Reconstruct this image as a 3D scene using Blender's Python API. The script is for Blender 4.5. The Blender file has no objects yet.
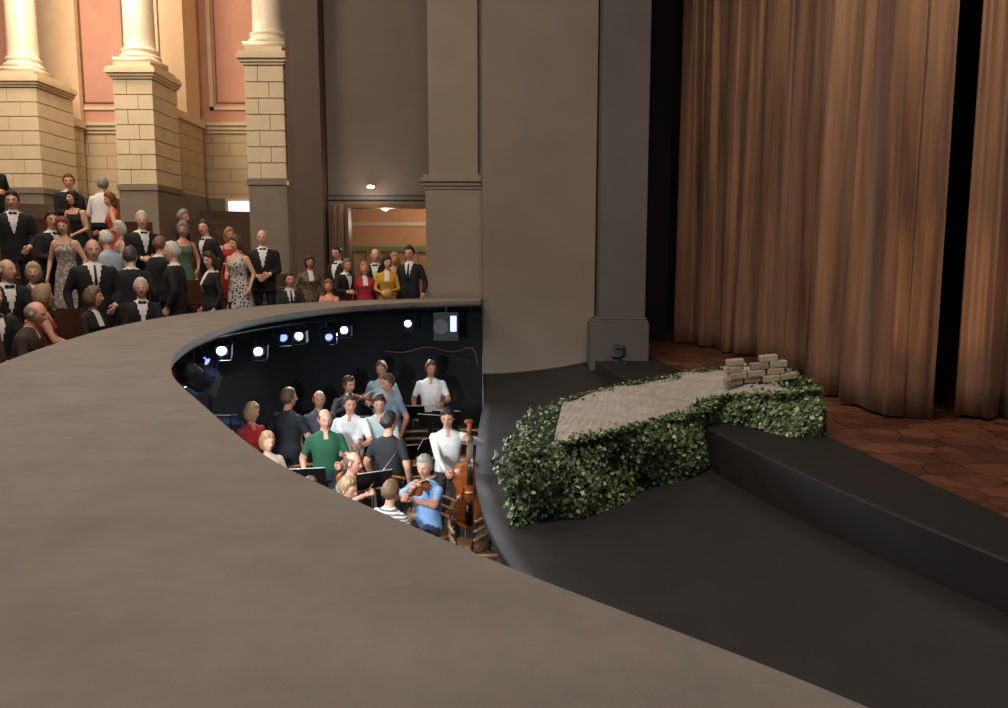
import bpy, math, random
import numpy as np
from mathutils import Matrix, Vector
random.seed(4); rng=np.random.default_rng(4)
scene=bpy.context.scene
scene.view_settings.view_transform='Standard'

# ------------------------------------------------------------------ materials
def lin(c): 
    c=c/255.0
    return c/12.92 if c<=0.04045 else ((c+0.055)/1.055)**2.4
def rgb(r,g,b): return (lin(r),lin(g),lin(b),1)
_m={}
def mat(name,col,rough=.7,metal=0,var=0.0,scale=5,bump=0.0,bscale=40,emit=None,es=0,sheen=0,detail=4,stretch=None):
    if name in _m: return _m[name]
    m=bpy.data.materials.new(name); m.use_nodes=True
    nt=m.node_tree; b=nt.nodes['Principled BSDF']
    c=rgb(*col); b.inputs['Base Color'].default_value=c
    b.inputs['Roughness'].default_value=rough; b.inputs['Metallic'].default_value=metal
    if sheen: b.inputs['Sheen Weight'].default_value=sheen
    if emit: 
        b.inputs['Emission Color'].default_value=rgb(*emit); b.inputs['Emission Strength'].default_value=es
    if var or bump:
        tc=nt.nodes.new('ShaderNodeTexCoord'); mp=nt.nodes.new('ShaderNodeMapping')
        nt.links.new(tc.outputs['Object'],mp.inputs[0])
        if stretch: mp.inputs['Scale'].default_value=stretch
    if var:
        n=nt.nodes.new('ShaderNodeTexNoise'); n.inputs['Scale'].default_value=scale; n.inputs['Detail'].default_value=detail
        nt.links.new(mp.outputs[0],n.inputs['Vector'])
        r=nt.nodes.new('ShaderNodeValToRGB')
        r.color_ramp.elements[0].position=.3; r.color_ramp.elements[1].position=.7
        r.color_ramp.elements[0].color=(c[0]*(1-var),c[1]*(1-var),c[2]*(1-var),1)
        r.color_ramp.elements[1].color=(min(1,c[0]*(1+var)),min(1,c[1]*(1+var)),min(1,c[2]*(1+var)),1)
        nt.links.new(n.outputs['Fac'],r.inputs[0]); nt.links.new(r.outputs[0],b.inputs['Base Color'])
    if bump:
        n2=nt.nodes.new('ShaderNodeTexNoise'); n2.inputs['Scale'].default_value=bscale; n2.inputs['Detail'].default_value=3
        nt.links.new(mp.outputs[0],n2.inputs['Vector'])
        bp=nt.nodes.new('ShaderNodeBump'); bp.inputs['Strength'].default_value=bump; bp.inputs['Distance'].default_value=.02
        nt.links.new(n2.outputs['Fac'],bp.inputs['Height']); nt.links.new(bp.outputs[0],b.inputs['Normal'])
    _m[name]=m; return m
def fabric(col): return mat('fabric_%02x%02x%02x'%tuple(col),col,.85,var=.12,scale=14,bump=.15,bscale=60)
def pattern(kind,a,b_):
    name='print_%s_%02x%02x%02x'%(kind,*a)
    if name in _m: return _m[name]
    m=bpy.data.materials.new(name); m.use_nodes=True; nt=m.node_tree; b=nt.nodes['Principled BSDF']
    b.inputs['Roughness'].default_value=.8
    tc=nt.nodes.new('ShaderNodeTexCoord')
    if kind=='stripe':
        n=nt.nodes.new('ShaderNodeTexWave'); n.bands_direction='Z'; n.inputs['Scale'].default_value=9; out=n.outputs['Fac']
    else:
        n=nt.nodes.new('ShaderNodeTexVoronoi'); n.inputs['Scale'].default_value=24; out=n.outputs['Distance']
    nt.links.new(tc.outputs['Object'],n.inputs['Vector'])
    r=nt.nodes.new('ShaderNodeValToRGB'); r.color_ramp.interpolation='CONSTANT'
    r.color_ramp.elements[0].color=rgb(*a); r.color_ramp.elements[1].color=rgb(*b_); r.color_ramp.elements[1].position=.42
    nt.links.new(out,r.inputs[0]); nt.links.new(r.outputs[0],b.inputs['Base Color'])
    _m[name]=m; return m

# ------------------------------------------------------------------ mesh builder
class MB:
    def __init__(s): s.V=[];s.F=[];s.M=[]
    def add(s,V,F,m=0):
        o=len(s.V); s.V.extend([tuple(map(float,v)) for v in V])
        s.F.extend([tuple(i+o for i in f) for f in F])
        if isinstance(m,(list,np.ndarray)): s.M.extend([int(a) for a in m])
        else: s.M.extend([m]*len(F))
    def box(s,c,d,m=0,R=None,taper=1.0):
        V=[]
        for z in(-.5,.5):
            k=taper if z>0 else 1
            for x,y in((-.5,-.5),(.5,-.5),(.5,.5),(-.5,.5)):
                v=Vector((x*d[0]*k,y*d[1]*k,z*d[2]))
                if R is not None: v=R@v
                V.append(v+Vector(c))
        s.add(V,[(3,2,1,0),(4,5,6,7),(0,1,5,4),(1,2,6,5),(2,3,7,6),(3,0,4,7)],m)
    def tube(s,P,R,m=0,n=10,cap=True,ell=None):
        P=[Vector(p) for p in P]; V=[];F=[]
        if not hasattr(R,'__len__'): R=[R]*len(P)
        t0=(P[1]-P[0]).normalized()
        up=Vector((0,0,1)) if abs(t0.z)<.9 else Vector((0,1,0))
        a=t0.cross(up).normalized()
        pts=list(zip(P,R))
        if cap:
            pts=[(P[0]-t0*R[0]*.8,R[0]*.55)]+pts
            t1=(P[-1]-P[-2]).normalized(); pts=pts+[(P[-1]+t1*R[-1]*.8,R[-1]*.55)]
        for i,(p,r) in enumerate(pts):
            q0=pts[max(0,i-1)][0]; q1=pts[min(len(pts)-1,i+1)][0]
            t=(q1-q0).normalized(); a=(a-t*a.dot(t)).normalized(); b=t.cross(a)
            for j in range(n):
                th=2*math.pi*j/n; V.append(p+a*(r*math.cos(th))+b*(r*math.sin(th)))
        k=len(pts)
        for i in range(k-1):
            for j in range(n):
                F.append((i*n+j,i*n+(j+1)%n,(i+1)*n+(j+1)%n,(i+1)*n+j))
        F.append(tuple(range(n-1,-1,-1))); F.append(tuple((k-1)*n+j for j in range(n)))
        s.add(V,F,m)
    def ell(s,c,r,m=0,n=14,k=10,R=None):
        V=[];F=[]
        for i in range(k+1):
            ph=math.pi*i/k
            for j in range(n):
                th=2*math.pi*j/n
                v=Vector((r[0]*math.sin(ph)*math.cos(th),r[1]*math.sin(ph)*math.sin(th),r[2]*math.cos(ph)))
                if R is not None: v=R@v
                V.append(v+Vector(c))
        for i in range(k):
            for j in range(n):
                F.append((i*n+j,(i+1)*n+j,(i+1)*n+(j+1)%n,i*n+(j+1)%n))
        s.add(V,F,m)
    def loft(s,rings,m=0,cap=True):
        n=len(rings[0]); V=[p for r in rings for p in r];F=[]
        for i in range(len(rings)-1):
            for j in range(n): F.append((i*n+j,i*n+(j+1)%n,(i+1)*n+(j+1)%n,(i+1)*n+j))
        if cap:
            F.append(tuple(range(n-1,-1,-1))); F.append(tuple((len(rings)-1)*n+j for j in range(n)))
        s.add(V,F,m)
    def lathe(s,c,prof,m=0,n=32):
        s.loft([[(c[0]+r*math.cos(2*math.pi*j/n),c[1]+r*math.sin(2*math.pi*j/n),c[2]+z) for j in range(n)] for z,r in prof],m)
    def mesh(s,name,mats,smooth=False):
        me=bpy.data.meshes.new(name); me.from_pydata(s.V,[],s.F)
        for q in mats: me.materials.append(q)
        me.polygons.foreach_set('material_index',s.M)
        me.polygons.foreach_set('use_smooth',[bool(smooth)]*len(s.F)); me.update(); return me
    def build(s,name,mats,smooth=False,bevel=0,mw=None):
        me=s.mesh(name,mats,smooth)
        return place(name,me,mw,bevel)
def place(name,me,mw=None,bevel=0):
    o=bpy.data.objects.new(name,me); scene.collection.objects.link(o)
    if mw is not None: o.matrix_world=mw
    if bevel:
        b=o.modifiers.new('bevel','BEVEL'); b.width=bevel; b.segments=2; b.limit_method='ANGLE'
    return o
def cr(P,n):
    P=np.array(P,float); k=len(P); out=[]
    for t in np.linspace(0,k-1,n):
        i=min(int(t),k-2); f=t-i
        p0=P[i-1] if i>0 else 2*P[0]-P[1]; p1=P[i];p2=P[i+1]; p3=P[i+2] if i+2<k else 2*P[-1]-P[-2]
        out.append(.5*((2*p1)+(-p0+p2)*f+(2*p0-5*p1+4*p2-p3)*f*f+(-p0+3*p1-3*p2+p3)*f**3))
    return np.array(out)

# ------------------------------------------------------------------ people
def head_part(mb,C,R,s,hair,seed,female):
    nu,nv=40,34
    u=np.linspace(-math.pi,math.pi,nu,endpoint=False); th=math.pi/2+u-.6*np.sin(u)
    ph=np.linspace(0.02,math.pi-.02,nv+1)
    PH,TH=np.meshgrid(ph,th,indexing='ij')
    dx=np.sin(PH)*np.cos(TH);dy=np.sin(PH)*np.sin(TH);dz=np.cos(PH)
    x=.076*dx; y=.097*dy; z=.118*dz
    low=np.clip(-dz,0,1)
    x=x*(1-.30*low**1.3); y=np.where(dy<0,y*(1-.38*low**.9),y*.93)
    y=y+np.where(dy>0,.012*np.exp(-((dz+.85)/.2)**2),0)
    fr=(dy>0)
    y=y+fr*.026*np.exp(-(x/.012)**2)*np.exp(-((z+.020)/.018)**2)
    y=y+fr*.010*np.exp(-(x/.011)**2)*np.exp(-((z-.005)/.02)**2)
    y=y-fr*.011*np.exp(-((abs(x)-.030)/.014)**2-((z-.006)/.011)**2)
    y=y+fr*.006*np.exp(-((abs(x)-.028)/.02)**2-((z-.028)/.008)**2)
    y=y+fr*.005*np.exp(-(x/.02)**2-((z+.056)/.009)**2)
    hl=np.interp(dy,[-1,-.1,.2,.42,.62,.8],[-.07,-.045,-.005,.05,.072,.078])
    hl=hl+.006*np.sin(5*TH+seed)*(dy>.2)
    if hair in('long','bob','bun'): hl=hl-np.interp(dy,[-1,0,.5,.8],[.03,.04,.03,.008])
    msk=(z>hl)
    if hair=='bald': msk=msk&(z<.058)&(dy<.3)
    amt={'short':.017,'bald':.006,'long':.020,'bob':.022,'bun':.014}.get(hair,.01)
    wob=1+.30*np.sin(9*TH+seed)*np.sin(7*PH+seed*2)
    edge=np.clip((z-hl)/.035,.12,1)
    if hair=='bald': edge=edge*np.clip((.062-z)/.03,.1,1)
    k=1+msk*edge*(amt*wob)/.09
    x=x*k;y=y*k;z=z*np.where(z>0,k,1)
    V=np.stack([x,y,z],-1).reshape(-1,3)*s
    mi=msk.astype(int)
    F=[];M=[]
    for i in range(nv):
        for j in range(nu):
            j2=(j+1)%nu; F.append((i*nu+j,(i+1)*nu+j,(i+1)*nu+j2,i*nu+j2))
            mm=mi[i,j]+mi[i+1,j]+mi[i,j2]+mi[i+1,j2]
            cx=(x[i,j]+x[i,j2])/2; cz=(z[i,j]+z[i+1,j])/2; f=dy[i,j]>.3
            m=0
            if mm>=2: m=5
            elif f and abs(cx)<.023 and -.064<cz<-.052: m=8
            elif f and .012<abs(cx)<.044 and .022<cz<.033: m=5
            M.append(m)
    F.append(tuple(range(nu))); M.append(5 if hair!='bald' else 0)
    F.append(tuple(nv*nu+j for j in range(nu-1,-1,-1))); M.append(0)
    Rm=np.array(R.to_3x3()); Cn=np.array(C)
    mb.add(V@Rm.T+Cn,F,M)
    def T(p): return R.to_3x3()@(Vector(p)*s)+Vector(C)
    R3=R.to_3x3()
    for sx in(-1,1):
        mb.ell(T((sx*.030,.067,.007)),(.0125*s,.0115*s,.008*s),6,8,6,R3)
        mb.ell(T((sx*.030,.0765,.007)),(.0058*s,.004*s,.0058*s),7,6,4,R3)
        mb.ell(T((sx*.077,-.006,.0)),(.010*s,.019*s,.031*s),0,8,6,R3)
    if hair=='long': mb.ell(T((0,-.040,-.055)),(.088*s,.070*s,.145*s),5,14,10,R3)
    if hair=='bob': mb.ell(T((0,-.030,-.010)),(.100*s,.088*s,.115*s),5,14,10,R3)
    if hair=='bun': mb.ell(T((0,-.105,.045)),(.04*s,.04*s,.04*s),5,10,8,R3)

def hand_part(mb,W,Y,Z,s,side,curl,m=0):
    Y=Y.normalized(); X=Y.cross(Z).normalized(); Z=X.cross(Y)
    def T(p): return W+(X*p[0]+Y*p[1]+Z*p[2])*s
    rings=[]
    for yy,rx,rz in((-.015,.026,.020),(.01,.030,.019),(.045,.040,.016),(.078,.043,.014),(.094,.040,.010)):
        rings.append([T((rx*math.cos(a),yy,rz*math.sin(a))) for a in np.linspace(0,2*math.pi,10,endpoint=False)])
    mb.loft(rings,m)
    for k,(fx,L) in enumerate(((-.031,.070),(-.011,.080),(.010,.075),(.030,.060))):
        fx*=side
        p=Vector((fx,.085,0)); pts=[T(p)]; a=0
        for seg in(.42,.32,.26):
            a-=curl*(1+.08*k); p=p+Vector((fx*.10*seg,math.cos(a)*L*seg,math.sin(a)*L*seg)); pts.append(T(p))
        mb.tube(pts,[.0095*s,.0088*s,.008*s,.0065*s],m,6)
    sd=-side
    mb.tube([T((sd*.024,.018,-.004)),T((sd*.050,.045,-.014)),T((sd*.056,.070,-.022)),T((sd*.050,.090,-.030))],[.013*s,.0115*s,.010*s,.008*s],m,6)

def ik(S,T,l1,l2,hint):
    d=(T-S); L=min(d.length,(l1+l2)*.985); dn=d.normalized(); a=(l1*l1-l2*l2+L*L)/(2*L)
    h=math.sqrt(max(0,l1*l1-a*a)); hp=(hint-dn*hint.dot(dn)).normalized()
    return S+dn*a+hp*h, S+dn*L

def person(name,x,y,z,ang,H=1.75,pose='stand',kind='suit',top=(20,20,22),bottom=(18,18,20),hair='short',hc=(60,45,32),
           skin=(210,158,132),female=False,lean=0,yaw=0,pitch=0,la=None,ra=None,curl=.35,topm=None,fat=1.0,tie='bow',stride=.0):
    s=H/1.75; sit=(pose=='sit'); dz=-.385 if sit else 0; L=math.radians(lean); hz=.92+dz
    def tp(p):
        px,py,pz=p; pz=pz+dz
        return Vector((px,py*math.cos(L)+(pz-hz)*math.sin(L),hz+(pz-hz)*math.cos(L)-py*math.sin(L)))*s
    mb=MB(); prims=[]
    f=fat
    if female: rings=[(.84,.165,.115,0),(.95,.170,.120,0),(1.08,.128,.100,.0),(1.18,.140,.105,.01),(1.27,.158,.128,.02),(1.36,.160,.105,.0),(1.42,.130,.08,-.005),(1.46,.07,.062,-.005)]
    else: rings=[(.84,.165,.115,0),(.95,.170,.122,0),(1.08,.158,.118,.005),(1.2,.170,.125,.008),(1.30,.188,.128,.006),(1.38,.185,.112,0),(1.43,.145,.088,-.005),(1.47,.075,.065,-.008)]
    if kind=='suit' and not sit: rings=[(.76,.190,.132,0)]+[(a,b+.010,c+.008,d) for a,b,c,d in rings]
    if kind=='dress' and not sit: rings=[(.42,.235,.20,0),(.6,.215,.175,0),(.75,.195,.15,0)]+rings[1:]
    if sit: rings=[(.90,.170,.125,0)]+rings[1:]
    zs=[r[0] for r in rings]
    def ringpts(r):
        out=[]
        for j in range(20):
            a=2*math.pi*j/20; ca,sa=math.cos(a),math.sin(a)
            e=.85
            out.append(tp((r[1]*f*math.copysign(abs(ca)**e,ca),r[3]+r[2]*f*math.copysign(abs(sa)**e,sa),r[0])))
        return out
    mb.loft([ringpts(r) for r in rings])
    if kind=='dress' and sit:
        mb.tube([Vector((0,.05,.53))*s,Vector((0,.40,.50))*s],[.17*s,.16*s]); prims.append(('torso',Vector((0,.05,.53))*s,Vector((0,.40,.50))*s,.17*s,.16*s))
    sl=.008 if kind in('suit',) else .002
    if female: sl-=.008
    lu,lf=.285*s,.25*s; sw=.178 if not female else .155
    arms=[]
    for sd,tg in((-1,la),(1,ra)):
        S=tp((sd*sw*f,0,1.385))
        if tg is None: tg=(sd*.26,.07,.90) if not sit else (sd*.13,.33,1.03)
        tv=tp(tg) if not (sit and tg[2]<1.05) else Vector((tg[0],tg[1],tg[2]+dz))*s
        E,W=ik(S,tv,lu,lf,Vector((sd*.8,-.9,-.5)))
        mb.tube([S,E],[(.058+sl)*s,(.044+sl)*s]); mb.tube([E,W],[(.044+sl)*s,(.030+sl)*s])
        prims.append(('uarm',S,E,.058*s,.044*s)); prims.append(('farm',E,W,.044*s,.032*s)); arms.append((sd,E,W))
    nb=tp((0,-.01,1.41)); nt_=tp((0,.012,1.56)); mb.tube([nb,nt_],[.060*s*(.85 if female else 1),.054*s*(.85 if female else 1)],0,10)
    prims.append(('neck',tp((0,-.01,1.475)),nt_,.055*s,.05*s))
    for sd in(-1,1):
        if sit:
            hp=Vector((sd*.09,.02,.53))*s; kn=Vector((sd*.12,.45,.52))*s; an=Vector((sd*.12,.44+stride*sd,.10))*s
        else:
            hp=Vector((sd*.092,0,.90))*s; kn=Vector((sd*.10,.02+stride*sd*.5,.49))*s; an=Vector((sd*.11,-.01+stride*sd,.09))*s
        bare=(kind=='dress')
        r1,r2,r3=(.088,.060,.048) if not bare else (.078,.05,.033)
        mb.tube([hp,kn],[r1*s,r2*s],0,12); mb.tube([kn,an],[r2*s,r3*s],0,12)
        ft=an+Vector((0,-.045,-.052))*s; toe=an+Vector((sd*.02,.16,-.058))*s
        mb.tube([ft,toe],[.037*s,.030*s])
        prims+= [('thigh',hp,kn,r1*s,r2*s),('calf',kn,an-Vector((0,0,-.03))*s,r2*s,r3*s),('foot',ft,toe,.04*s,.033*s)]
    me=mb.mesh('tmp',[]); o=bpy.data.objects.new('tmp',me); scene.collection.objects.link(o)
    r=o.modifiers.new('r','REMESH'); r.mode='VOXEL'; r.voxel_size=.0165
    sm=o.modifiers.new('s','SMOOTH'); sm.factor=.5; sm.iterations=3
    dg=bpy.context.evaluated_depsgraph_get(); ev=o.evaluated_get(dg); em=ev.to_mesh()
    nV=len(em.vertices); V=np.empty(nV*3,np.float32); em.vertices.foreach_get('co',V); V=V.reshape(-1,3)
    F=[tuple(p.vertices) for p in em.polygons]
    nF=len(F); Cc=np.empty(nF*3,np.float32); em.polygons.foreach_get('center',Cc); Cc=Cc.reshape(-1,3).astype(float)
    ev.to_mesh_clear(); bpy.data.objects.remove(o); bpy.data.meshes.remove(me)
    c=Cc/s; yy=c[:,1]; zz=c[:,2]-hz
    ly=yy*math.cos(L)-zz*math.sin(L); lz=hz+yy*math.sin(L)+zz*math.cos(L)-dz; lx=c[:,0]
    rx=np.interp(lz,zs,[q[1]*f for q in rings]); ry=np.interp(lz,zs,[q[2]*f for q in rings])
    dt=(np.sqrt((lx/rx)**2+(ly/ry)**2)-1)*np.minimum(rx,ry)*s
    dt=np.where(lz<zs[0]-.005,dt+(zs[0]-lz)*s*2+.02,dt); dt=np.where(lz>zs[-1],dt+(lz-zs[-1])*s,dt)
    names=['torso']; D=[dt]; TT=[np.zeros(nF)]
    for nm,A,B,ra_,rb_ in prims:
        A=np.array(A);B=np.array(B); ab=B-A; t=np.clip(((Cc-A)@ab)/(ab@ab),0,1)
        d=np.linalg.norm(Cc-(A+t[:,None]*ab),axis=1)-(ra_+(rb_-ra_)*t)
        names.append(nm); D.append(d); TT.append(t)
    D=np.array(D); TT=np.array(TT); idx=D.argmin(0); tt=TT[idx,np.arange(nF)]
    lab=np.array(names)[idx]
    M=np.ones(nF,int)
    M[(lab=='thigh')|(lab=='calf')]=2
    M[lab=='foot']=3
    M[lab=='neck']=0
    if kind=='suit':
        v=(lab=='torso')&(ly>0)&(lz>1.16)&(np.abs(lx)<.008+.060*np.clip((lz-1.16)/.26,0,1)); M[v]=4
        M[(lab=='neck')&(lz<1.495)]=4; M[(lab=='torso')&(lz>1.455)]=4
        M[(lab=='farm')&(tt>.95)]=4
    elif kind=='tee' or kind=='shirt_short':
        M[(lab=='farm')]=0; M[(lab=='uarm')&(tt>.75)]=0; M[(lab=='torso')&(lz<.94)&(not sit)]=2
    elif kind=='shirt':
        M[(lab=='torso')&(lz<.94)&(not sit)]=2
    elif kind=='dress':
        M[(lab=='farm')|(lab=='uarm')]=0; M[lab=='calf']=0; M[lab=='thigh']=1
        if not sit: M[(lab=='thigh')&(lz<.45)]=0
        M[(lab=='torso')&(lz>1.36)&(ly>0)&(np.abs(lx)<.10)]=0
    elif kind=='jacket':
        M[(lab=='torso')&(ly>0)&(lz>1.28)&(np.abs(lx)<.05)]=4
    if kind in('shirt','shirt_short','tee'):
        M[(lab=='torso')&(ly>0)&(lz>1.40)&(np.abs(lx)<.03)]=0
    out=MB(); out.add(V,F,M)
    for sd,E,W in arms:
        d=(W-E).normalized(); back=Vector((sd*1.0,-.1,.35)); back=(back-d*back.dot(d)).normalized()
        hand_part(out,W+d*.012*s,d,back,s*(.92 if female else 1),sd,curl)
    if kind=='suit' and tie:
        q=tp((0,.083,1.452))
        if tie=='bow':
            for sd in(-1,1): out.ell(q+Vector((sd*.028*s,.004,0)),(.026*s,.012*s,.019*s),9,10,6)
            out.ell(q+Vector((0,.008,0)),(.009*s,.010*s,.010*s),9,8,6)
        else:
            P=[tp((0,.092,1.45)),tp((0,.125,1.38)),tp((0,.145,1.28)),tp((0,.143,1.16))]; out.tube(P,[.012*s,.016*s,.022*s,.02*s],9,6)
    HC=tp((0,.022,1.630)); R=Matrix.Rotation(math.radians(yaw),4,'Z')@Matrix.Rotation(math.radians(-pitch-lean*.5),4,'X')
    head_part(out,HC,R,s*(1.03 if female else 1.07),hair,len(bpy.data.objects),female)
    hcn=tuple(hc)
    tm=topm or fabric(top)
    mats=[mat('skin_%d_%d'%(skin[0],skin[1]),skin,.5,var=.07,scale=20),tm,
          tm if kind=='dress' else fabric(bottom),mat('shoe_leather',(16,14,14),.35),
          mat('white_shirt_cotton',(222,218,212),.8,var=.03),mat('hair_%d_%d'%(hcn[0],hcn[1]),hcn,.55,var=.35,scale=60,stretch=(3,3,.6)),
          mat('eye_white',(225,220,215),.2),mat('eye_iris',(35,24,18),.2),mat('lips',(168,88,80),.45),mat('tie_silk',(14,14,16),.4)]
    M4=Matrix.Translation((x,y,z))@Matrix.Rotation(math.radians(ang-90),4,'Z')
    ob=out.build(name,mats,True,mw=M4)
    return ob,M4@Matrix.Scale(s,4),dz

# ---------------------------------------------------------------- geometry of the hood
inner=[(1.9,-.4),(1.1,.5),(.59,1.155),(.014,1.735),(-.54,2.36),(-.9,2.83),(-1.44,3.72),(-2.07,4.84),(-2.51,6.03),(-2.80,7.45),(-2.92,9.36),(-2.4,11.5),(-1.5,12.75),(-.40,13.35)]
outer=[(-.3,-1.7),(-1.0,-.5),(-1.35,.4),(-1.75,1.1),(-2.15,1.9),(-2.5,2.6),(-2.95,3.8),(-3.42,5.28),(-3.78,6.64),(-4.10,8.5),(-4.04,10.4),(-3.27,12.6),(-1.83,13.8),(-.40,14.35)]
N=200; IC=cr(inner,N); OC=cr(outer,N); HZ=.85; PZ=-2.05
def lerpc(t): return IC*(1-t)+OC*t

def fz(x,y):
    if x>-3.7: return 0.0
    r=math.hypot(x,y-8); 
    return 0.0 if r<=5.5 else .25*math.ceil((r-5.5)/.85)

# ---------------------------------------------------------------- audience
BL=(22,21,24); GREY=(128,124,118); WH=(195,190,182); BR=(64,44,30); DK=(28,20,16); BLD=(170,135,85)
man='man_in_black_suit'
PR=random.Random(11)
def A(name,x,y,ang,**k):
    k.setdefault('yaw',PR.uniform(-35,35)); k.setdefault('lean',PR.uniform(0,7)); k.setdefault('pitch',PR.uniform(-3,10))
    k.setdefault('fat',PR.uniform(.97,1.12))
    if k.get('pose')!='sit':
        k.setdefault('stride',PR.uniform(-.10,.10)); q=PR.random()
        if q<.3: k.setdefault('ra',(.10,.26,1.08))
        elif q<.55: k.setdefault('la',(-.08,.22,1.02)); k.setdefault('ra',(.06,.24,1.04))
        elif q<.7: k.setdefault('la',(-.18,.20,.98))
    k.setdefault('skin',PR.choice([(210,158,132),(218,166,140),(200,145,118),(214,150,125)]))
    return person(name,x,y,fz(x,y),ang,**k)
A(man,-7.1,11.5,-60,H=1.76,hair='short',hc=DK)
A(man,-6.3,11.0,-20,H=1.70,hc=DK,yaw=-30,ra=(.10,.25,1.1))
A(man,-5.0,9.6,-55,H=1.78,hair='bald',hc=GREY,tie='long',pitch=5,fat=1.08,yaw=0)
A(man,-4.62,10.0,-60,H=1.66,pose='sit',hair='short',hc=WH,yaw=-5)
A('woman_in_black_jacket',-4.68,8.85,-10,H=1.58,pose='sit',kind='jacket',top=BL,hair='bob',hc=(110,85,60),female=True,yaw=20)
A('man_in_brown_jacket',-4.32,6.95,10,H=1.52,pose='sit',kind='shirt',top=(60,45,40),hair='bald',hc=GREY,lean=12,pitch=10,skin=(222,160,135))
A(man,-4.85,7.4,-30,H=1.68,pose='sit',hair='short',hc=GREY)
A('woman_in_red_dress',-4.9,8.3,30,H=1.62,pose='sit',kind='dress',top=(160,40,58),hair='bob',hc=(150,120,90),female=True,yaw=20)
A(man,-5.55,8.75,-40,H=1.66,pose='sit',hair='bald',hc=GREY)
A('man_in_grey_suit',-5.45,7.75,-35,H=1.62,pose='sit',top=(60,58,60),hair='short',hc=(120,90,60))
A(man,-4.42,10.62,190,H=1.76,hair='short',hc=WH,yaw=20)
A(man,-4.9,10.35,110,H=1.70,hair='short',hc=(70,62,56),fat=1.05)
A(man,-4.85,11.1,60,H=1.60,hair='short',hc=(110,80,64),fat=1.1)
A('woman_in_black_suit',-4.18,11.25,-140,H=1.64,kind='suit',tie=None,hair='bob',hc=BR,female=True)
A('woman_in_floral_dress',-4.2,12.5,-110,H=1.66,kind='dress',topm=pattern('floral',(60,60,70),(190,187,180)),hair='bob',hc=(90,70,50),female=True,ra=(.1,.2,1.1))
A(man,-3.92,12.85,-75,H=1.76,hair='bald',hc=GREY,la=(-.1,.22,1.05),ra=(.1,.22,1.02))
A('man_in_grey_suit',-3.55,12.98,-60,H=1.70,pose='sit',top=(45,42,44),hair='short',hc=BR,tie='long')
A('woman_in_green_dress',-5.06,12.45,-50,H=1.62,kind='dress',top=(85,110,85),hair='bob',hc=GREY,female=True)
A(man,-4.75,12.75,-120,H=1.66,hc=BR)
A('woman_in_red_dress',-4.62,13.3,-60,H=1.56,kind='dress',top=(175,48,44),hair='long',hc=(150,115,70),female=True)
A(man,-5.5,12.0,-45,H=1.75,hair='short',hc=WH,la=(-.12,.25,1.1))
A('man_in_white_shirt',-7.1,14.0,80,H=1.72,kind='shirt',top=(225,222,218),hair='short',hc=GREY,ra=(.15,.2,1.05))
A('woman_in_black_dress',-7.05,13.15,-100,H=1.66,kind='dress',top=BL,hair='long',hc=DK,female=True)
A(man,-7.6,13.9,-30,H=1.75,hc=(95,60,40))
A('woman_in_orange_dress',-6.55,13.4,200,H=1.65,kind='dress',top=(195,75,55),hair='long',hc=(110,65,40),female=True,la=(-.2,.15,1.0))
A(man,-9.15,14.3,-30,H=1.62,hc=BR)
A('woman_in_white_dress',-5.95,10.75,-90,H=1.60,kind='dress',topm=pattern('lace',(190,180,175),(140,125,118)),hair='long',hc=(120,60,40),female=True)
A('man_in_blue_shirt',-5.5,11.05,150,H=1.68,kind='shirt',top=(165,175,185),hair='short',hc=WH)
A('woman_in_grey_dress',-5.75,11.9,-140,H=1.60,kind='dress',top=(120,112,112),hair='bob',hc=WH,female=True)
A('man_in_black_suit',-1.72,14.45,-100,H=1.77,hc=DK,tie='long',top=(24,24,32),yaw=0,fat=.98)
A('woman_in_yellow_jacket',-2.10,14.15,-85,H=1.60,kind='jacket',top=(196,150,40),bottom=(170,128,40),hair='bob',hc=DK,female=True,skin=(224,176,140),la=(-.08,.22,1.1),ra=(.10,.24,1.08))
A('woman_in_red_jacket',-2.50,14.1,-70,H=1.48,kind='jacket',top=(180,45,58),hair='bob',hc=(175,120,70),female=True)
A(man,-2.86,14.0,-35,H=1.55,hc=(110,90,75),lean=8,ra=(.2,.3,1.15))
A(man,-3.08,14.75,-120,H=1.78,hc=DK)
A(man,-2.45,15.1,-90,H=1.74,hair='bald',hc=GREY)
A('woman_in_black_dress',-2.12,15.15,-60,H=1.66,kind='dress',top=BL,hair='long',hc=BLD,female=True)
A('woman_in_pink_dress',-3.02,13.6,-110,H=1.52,pose='sit',kind='dress',top=(190,120,120),hair='bob',hc=(140,90,50),female=True)
A('woman_in_patterned_jacket',-3.5,14.15,-60,H=1.60,kind='jacket',topm=pattern('leaf',(60,50,45),(120,100,80)),hair='bob',hc=BR,female=True)
A(man,-5.35,13.2,20,H=1.60,hair='short',hc=GREY)
A(man,-6.6,10.1,-70,H=1.70,hair='bald',hc=GREY,pose='sit')
A('woman_in_grey_jacket',-5.75,9.55,-30,H=1.60,pose='sit',kind='jacket',top=(80,76,80),hair='bob',hc=(170,150,120),female=True)
A('man_in_grey_suit',-4.55,6.2,-10,H=1.55,pose='sit',top=(50,48,50),hair='bald',hc=GREY,tie='long')

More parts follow.
